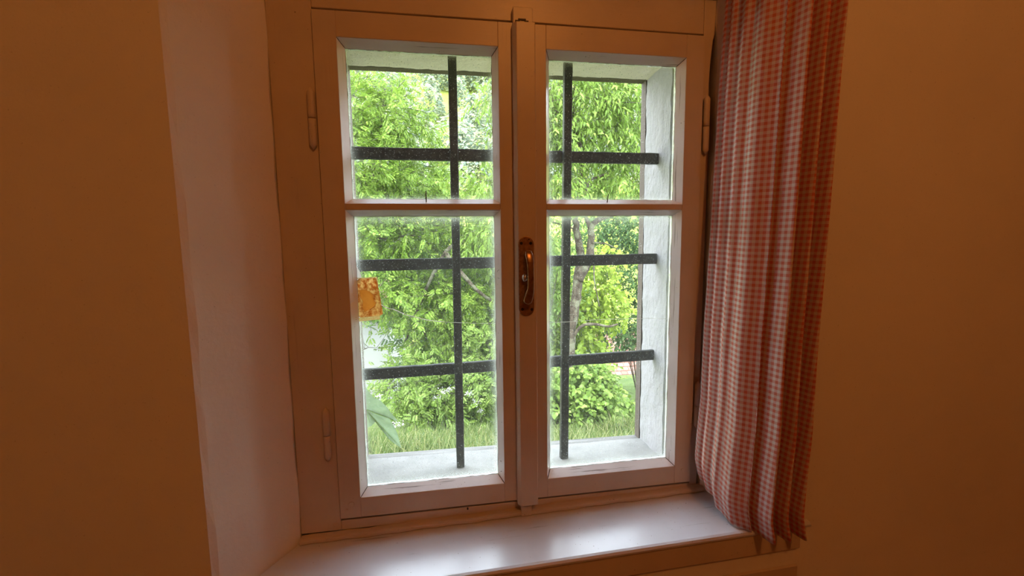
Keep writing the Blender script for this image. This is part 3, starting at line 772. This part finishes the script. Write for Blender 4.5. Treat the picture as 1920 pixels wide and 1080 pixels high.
# left: pinnate leaved ash
b = gpt(652, 6.2)
plant('broadleaf_tree', 'tree', 'feathery green tree with divided leaves filling the left casement panes', b,
      [(665, 200, 6.0, (.45, .7, .4)), (735, 215, 6.1, (.34, .7, .36)), (690, 300, 6.0, (.6, .8, .45)), (775, 325, 6.1, (.42, .7, .22)), (840, 355, 6.2, (.36, .6, .16)), (800, 245, 6.1, (.12, .4, .12)),
       (690, 410, 6.0, (.6, .8, .45)), (770, 430, 6.1, (.6, .8, .4)), (860, 430, 6.3, (.5, .7, .3)), (920, 470, 6.4, (.45, .7, .35)), (720, 530, 6.0, (.5, .8, .4)), (810, 550, 6.0, (.55, .8, .45)),
       (900, 580, 6.2, (.5, .8, .45)), (800, 630, 6.0, (.36, .6, .26)), (700, 655, 6.1, (.22, .3, .03)), (690, 605, 6.1, (.3, .4, .06)), (860, 650, 6.0, (.45, .7, .35)), (930, 660, 6.2, (.45, .7, .35)), (990, 520, 6.6, (.5, .6, .8))],
      'pinnate', .135, 2700, 6, M['ash_leaf'],
      [([Vector(b)] + A((660, 640, 6.2), (680, 500, 6.2), (690, 400, 6.2), (706, 300, 6.1), (720, 190, 6.1)), .045, .010),
       (A((700, 520, 6.1), (698, 440, 6.05), (704, 405, 6.0)), .016, .009), (A((700, 447, 5.7), (735, 446, 5.65), (765, 441, 5.65), (800, 446, 5.7)), .014, .008),
       (A((760, 640, 6.1), (800, 540, 5.6), (835, 474, 5.5), (860, 455, 5.6)), .02, .034), (A((835, 474, 5.5), (872, 520, 5.4), (905, 553, 5.4), (945, 575, 5.5)), .034, .02),
       (A((735, 800, 6.2), (800, 640, 6.1), (850, 560, 6.0)), .03, .01)],
      24, .15, None, 150, 1, .012)
# right: cherry with long hanging leaves and a lichened forked trunk
b = gpt(1046, 4.7)
plant('forked_tree', 'tree', 'tree with thick forked lichened trunk and hanging leaves behind the right casement', b,
      [(925, 185, 4.4, (.16, .3, .2)), (935, 265, 4.5, (.18, .3, .14)), (915, 345, 4.5, (.24, .4, .14)), (985, 230, 4.6, (.3, .5, .5)), (1045, 165, 4.4, (.35, .5, .25)), (1030, 215, 4.7, (.2, .4, .2)), (1120, 190, 4.6, (.45, .5, .35)),
       (1190, 200, 4.7, (.4, .5, .4)), (1060, 260, 4.6, (.4, .5, .3)), (1140, 270, 4.7, (.45, .5, .3)), (1050, 345, 4.4, (.3, .4, .25)), (1170, 340, 4.8, (.4, .5, .22)), (1000, 420, 4.8, (.3, .4, .4)),
       (1110, 150, 4.6, (.5, .5, .14)), (920, 430, 4.8, (.22, .3, .25))],
      'long', .085, 2100, 7, M['cherry_leaf'],
      [([Vector(b)] + A((1055, 760, 4.7), (1062, 700, 4.7), (1068, 640, 4.7), (1078, 570, 4.7), (1086, 510, 4.7), (1088, 480, 4.72), (1080, 430, 4.74), (1080, 390, 4.75), (1090, 300, 4.75), (1070, 200, 4.7)), .105, .022),
       (A((1086, 525, 4.68), (1102, 490, 4.66), (1109, 445, 4.64), (1108, 428, 4.64), (1122, 412, 4.64), (1150, 402, 4.64), (1185, 392, 4.64)), .062, .024),
       (A((1108, 432, 4.64), (1098, 405, 4.7), (1092, 380, 4.7), (1105, 340, 4.7)), .032, .016),
       (A((1100, 345, 4.6), (1112, 335, 4.55), (1140, 325, 4.5)), .02, .01),
       (A((1070, 640, 4.68), (1090, 612, 4.6), (1115, 608, 4.55), (1140, 612, 4.52), (1158, 608, 4.5)), .026, .012),
       (A((1113, 470, 4.62), (1114, 520, 4.55), (1118, 545, 4.55), (1124, 575, 4.55)), .011, .006),
       (A((1109, 455, 4.6), (1135, 457, 4.55), (1160, 468, 4.5)), .012, .006)],
      20, .45, None, 150, 2, .012)
b = gpt(1030, 5.6)
plant('leaning_tree', 'tree', 'slim dark leaning trunk low in the right casement beside the right upright bar', b,
      [(1000, 600, 5.8, (.3, .4, .5)), (1045, 560, 5.9, (.3, .4, .4)), (1040, 460, 6.0, (.3, .4, .4))], 'simple', .09, 260, 6, M['hazel_leaf'],
      [([Vector(b)] + A((1062, 760, 5.6), (1045, 715, 5.6), (1036, 680, 5.6), (1025, 640, 5.7)), .06, .035)], 6, .4, None, 0, 3)
plant('leafy_bush', 'bush', 'bright yellow green leafy bush right behind the forked lichened trunk', gpt(1120, 6.6),
      [(1120, 540, 6.6, (.45, .5, .4)), (1135, 580, 6.5, (.4, .5, .26)), (1070, 600, 6.7, (.4, .5, .5)), (1085, 650, 6.4, (.42, .5, .28)), (1060, 660, 6.6, (.4, .5, .3)), (1130, 480, 6.8, (.3, .4, .28))],
      'round', .095, 620, 7, M['lime_leaf'], (), 8, .35, None, 100, 4)
plant('broadleaf_bush', 'bush', 'dense round bush of broad leaves low in the right casement above the grass', gpt(1120, 4.5),
      [(1100, 715, 4.5, (.4, .4, .22)), (1140, 755, 4.5, (.3, .4, .16)), (1080, 755, 4.4, (.35, .4, .16)), (1170, 775, 4.5, (.2, .3, .10)), (1020, 740, 4.6, (.4, .4, .3)), (1105, 690, 4.7, (.25, .3, .15))],
      'round', .07, 800, 7, M['hazel_leaf'], (), 8, .3, None, 100, 5)
plant('evergreen_bush', 'bush', 'dark green shrub at right edge above the tiled house roof', gpt(1200, 8.5),
      [(1190, 430, 8.5, (.7, .7, .6)), (1190, 520, 8.5, (.6, .7, .6)), (1200, 590, 8.6, (.4, .6, .4)), (1165, 615, 8.4, (.3, .5, .2)), (1190, 632, 8.3, (.36, .5, .2)), (1160, 634, 8.3, (.34, .5, .18)), (1210, 640, 8.2, (.3, .4, .2)), (1250, 560, 8.6, (.5, .7, 1.0)), (1130, 440, 9.0, (.7, .7, .5))],
      'simple', .09, 1900, 7, M['dark_leaf'], (), 6, .2, None, 0, 6)
plant('flowering_bush', 'bush', 'green bush with white blossoms low in the left casement behind the grass', gpt(820, 5.0),
      [(765, 715, 5.1, (.40, .4, .2)), (840, 725, 5.0, (.45, .4, .22)), (905, 720, 5.0, (.4, .4, .25)), (930, 660, 5.2, (.35, .4, .3)), (800, 760, 4.9, (.4, .3, .14)), (980, 700, 5.2, (.4, .4, .4))],
      'pinnate', .125, 800, 6, M['hazel_leaf'], (), 8, .2, None, 80, 7, flowers=[(833, 733, 4.55, .035), (818, 745, 4.55, .03), (845, 729, 4.55, .025), (893, 755, 4.5, .035), (880, 738, 4.5, .03), (900, 770, 4.5, .02), (712, 742, 4.7, .02), (745, 795, 4.2, .03), (735, 800, 4.2, .025)])
plant('shady_shrub', 'shrub', 'deep green shrub in the middle distance behind the feathery left tree', gpt(830, 8.5),
      [(830, 480, 8.5, (1.0, .8, .6)), (900, 560, 8.5, (.9, .8, .8)), (830, 640, 8.4, (.7, .8, .5)), (940, 640, 8.5, (.8, .8, .6)), (700, 460, 8.8, (.8, .8, .55)), (780, 560, 8.6, (.7, .8, .5)), (1000, 560, 8.5, (.9, .8, 1.2)), (860, 720, 8.0, (.8, .7, .5))],
      'pinnate', .19, 1500, 6, M['dark_leaf'], (), 6, .2, None, 0, 8)
plant('thicket', 'thicket', 'light green thicket farthest back between the forked trunk and dark evergreen shrub', gpt(1100, 12),
      [(1060, 450, 12, (1.4, 1, 1.2)), (1130, 520, 12, (1.5, 1, 1.3)), (1090, 620, 12, (1.4, 1, 1.0)), (1040, 560, 12, (1.2, 1, 1.4)), (950, 480, 12, (1.5, 1, 1.4)), (950, 620, 12, (1.6, 1, 1.2)), (870, 560, 12.5, (1.3, 1, 1.2)), (740, 430, 13, (1.4, 1, .9)), (640, 400, 13, (1.6, 1, 1.0)), (1150, 400, 13, (1.6, 1, 1.2))],
      'simple', .17, 1500, 6, M['ash_leaf'], (), 0, .2, None, 0, 9)

# ------------------------------------------------------------------ grass, one uncountable growth
def grass(n=24000):
    rng = np.random.default_rng(5)
    y = 1.5 + 2.5 * rng.random(n) ** .9; x = -1.6 + (y * .62 + 2.6) * rng.random(n)
    z = gz(x, y) + .0; P = np.stack([x, y, z], -1)
    clump = vnoise(P * [1, 1, 0], 1.6, 9)
    h = (.09 + .30 * clump * rng.random(n) + .08 * rng.random(n)) * np.where(x > 1.1, .8, 1.0); w = rng.uniform(.0022, .006, n)
    a = rng.random(n) * 2 * PI; ca, sa = np.cos(a), np.sin(a); lean = rng.uniform(.1, 1.1, n)
    V = np.zeros((n, 7, 3))
    for k, (t, ww) in enumerate(((0, 1), (.4, .9), (.75, .6), (1, 0))):
        cx = P[:, 0] + ca * lean * h * t ** 2; cy = P[:, 1] + sa * lean * h * t ** 2; cz = P[:, 2] - .03 + h * t * (1 - .3 * lean * t)
        if k < 3:
            V[:, 2 * k] = np.stack([cx - sa * w * ww, cy + ca * w * ww, cz], -1); V[:, 2 * k + 1] = np.stack([cx + sa * w * ww, cy - ca * w * ww, cz], -1)
        else: V[:, 6] = np.stack([cx, cy, cz], -1)
    F = np.array([(0, 1, 3), (0, 3, 2), (2, 3, 5), (2, 5, 4), (4, 5, 6)])[None] + (np.arange(n) * 7)[:, None, None]
    o = link('grass', fast_mesh('grass', V.reshape(-1, 3), F.reshape(-1, 3)), M['grass_blade'])
    tag(o, 'tall uncut green grass growing outside below the window', 'grass', None, 'stuff')
grass()

# ------------------------------------------------------------------ large pale leaf just outside the left pane
def big_leaf():
    t = empty('large_leaf_plant', (-.47, .5, -1.05), 'pale large lobed leaf hanging at lower left outside the glass', 'plant')
    out = [(-.452, .150), (-.434, .113), (-.418, .093), (-.396, .083), (-.377, .057), (-.361, .026), (-.343, .003), (-.353, .007), (-.365, .016), (-.376, .022), (-.357, -.013), (-.346, -.042), (-.342, -.07), (-.337, -.103),
           (-.353, -.084), (-.373, -.058), (-.389, -.033), (-.402, -.009), (-.412, .012), (-.426, -.002), (-.442, -.010), (-.470, .0), (-.500, .025), (-.512, .040), (-.500, .060), (-.520, .075), (-.535, .095), (-.51, .11), (-.48, .125)]
    C = Vector((-.445, .055)); n = len(out); bm = bmesh.new()
    rings = []
    for k in range(5):
        f = [0.02, .3, .55, .8, 1.0][k]; r = []
        for i, p in enumerate(out):
            q = C.lerp(Vector(p), f); d = (q - C).length
            y = .5 + .5 * d * d + .006 * math.sin(i * 1.57) * f
            r.append(bm.verts.new((q.x, y, q.y)))
        rings.append(r)
    for a, b in zip(rings, rings[1:]):
        for i in range(n):
            j = (i + 1) % n; fc = bm.faces.new((a[i], a[j], b[j], b[i])); fc.smooth = True
    bm.faces.new(rings[0])
    me = bpy.data.meshes.new('leaf'); bm.to_mesh(me); bm.free(); lf = link('leaf', me, M['bigleaf'], t)
    mb = MB()
    for tip in ((-.340, -.09), (-.348, .006), (-.51, .04), (-.43, -.002), (-.455, .145)):
        a = Vector((C.x, .497, C.y)); b = Vector((C.x + (tip[0] - C.x) * .9, .497 + .5 * ((tip[0] - C.x) ** 2 + (tip[1] - C.y) ** 2) * .81, C.y + (tip[1] - C.y) * .9)); mb.tube([a, a.lerp(b, .5) + Vector((0, -.002, 0)), b], [.0014, .001, .0005], 5)
    mb.build('leaf_vein', M['hazel_leaf'], t)
    MB().tube([(-.47, .5, -1.08), (-.49, .52, -.5), (-.478, .515, .0), (C.x, .502, C.y)], [.006, .005, .004, .002], 8).build('stem', M['hazel_leaf'], t)
big_leaf()

# ------------------------------------------------------------------ houses down the valley
def house(name, label, c, w, d, zb, eave, ridge, windows, ridge_x=True):
    cx, cy = c; t = empty(name, (cx, cy, zb), label, 'house')
    x0, x1, y0, y1 = cx - w / 2, cx + w / 2, cy, cy + d; my = (y0 + y1) / 2
    mb = MB(); mb.loft([[(x, y0, zb), (x, y0, eave), (x, my, ridge - .1), (x, y1, eave), (x, y1, zb)] for x in (x0, x1)]); mb.build('wall', M['house_white'], t)
    # tile courses
    n = 14; L = math.hypot(my - y0 + .4, ridge - eave + .2); mb = MB()
    sl = (ridge - eave) / (my - y0)
    for sgn in (1, -1):
        for k in range(n):
            ya, yb = (y0 - .4 + k * (my - y0 + .4) / n), (y0 - .4 + (k + 1.25) * (my - y0 + .4) / n)
            m = int(w / .3) + 3
            for q in range(m):
                xa = x0 - .3 + q * .3 + (.15 if k % 2 else 0) - .15; xb = xa + .285
                za = eave + (ya - y0) * sl + .07; zb2 = eave + (yb - y0) * sl + .03
                Y = (lambda v: v) if sgn > 0 else (lambda v: 2 * my - v)
                mb.loft([[(x, Y(ya), za), (x, Y(ya), za - .04), (x, Y(yb), zb2 - .04), (x, Y(yb), zb2)] for x in (xa, xb)])
    r = mb.build('roof', M['tile'], t); r['kind'] = 'stuff'
    for wx, wz, ww, wh in windows:
        f = MB().box(wx - ww / 2 - .06, wx + ww / 2 + .06, y0 - .05, y0 + .02, wz - wh / 2 - .06, wz + wh / 2 + .06).build('window', M['wood_brown'], t)
        MB().box(wx - ww / 2, wx + ww / 2, y0 - .06, y0 - .045, wz - wh / 2, wz + wh / 2).build('pane', M['dark'], f)
    return t
p = at(1200, 714, 17.0)
house('house', 'white house with a red tiled roof at right above the round broad leaved bush', (p.x + 2.5, 17.0), 7.0, 6.0, -8.5, p.z, p.z + 1.5, [(p.x + 1.0, p.z - 1.3, .8, 1.0)])
p1 = at(1153, 690, 16.2)
pq = at(640, 640, 15)
house('house', 'white walled house glimpsed through leaves at the left edge', (pq.x - .9, 15.0), 5.2, 6.0, -9.5, pq.z + 1.0, pq.z + 2.6, [(pq.x - 1.9, pq.z - 1.4, .8, 1.0)])

# ------------------------------------------------------------------ far forest on the hill: too far to count
def forest():
    rng = np.random.default_rng(21); pos, D, U, S = [], [], [], []
    for k in range(330):
        y = rng.uniform(52, 112); x = rng.uniform(-28, 46) * y / 80; z = float(gz(np.array(x), np.array(y)))
        h = rng.uniform(5, 9); con = rng.random() < .4; n = 420
        t = rng.random(n); a = rng.random(n) * 2 * PI
        r = (h * .24 * (1 - t) if con else h * .36 * np.sqrt(np.clip(1 - (2 * t - 1) ** 2, 0, 1))) * (.75 + .25 * rng.random(n))
        pos.append(np.stack([x + r * np.cos(a), y + r * np.sin(a), z - .5 + h * (.15 + .85 * t)], -1))
        D.append(np.stack([np.cos(a), np.sin(a), -.3 + 0 * a], -1) + rng.normal(size=(n, 3)) * .4); S.append(np.full(n, h * .10) * rng.uniform(.6, 1.2, n))
    pos = np.concatenate(pos); D = np.concatenate(D); S = np.concatenate(S)
    o = bake('forest', pos, frames(D, np.array([0, 0, 1.]) + RNG.normal(size=D.shape) * .4), S, TM['tiny'], M['hazed_leaf'], None)
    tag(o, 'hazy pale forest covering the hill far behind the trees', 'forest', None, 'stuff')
forest()
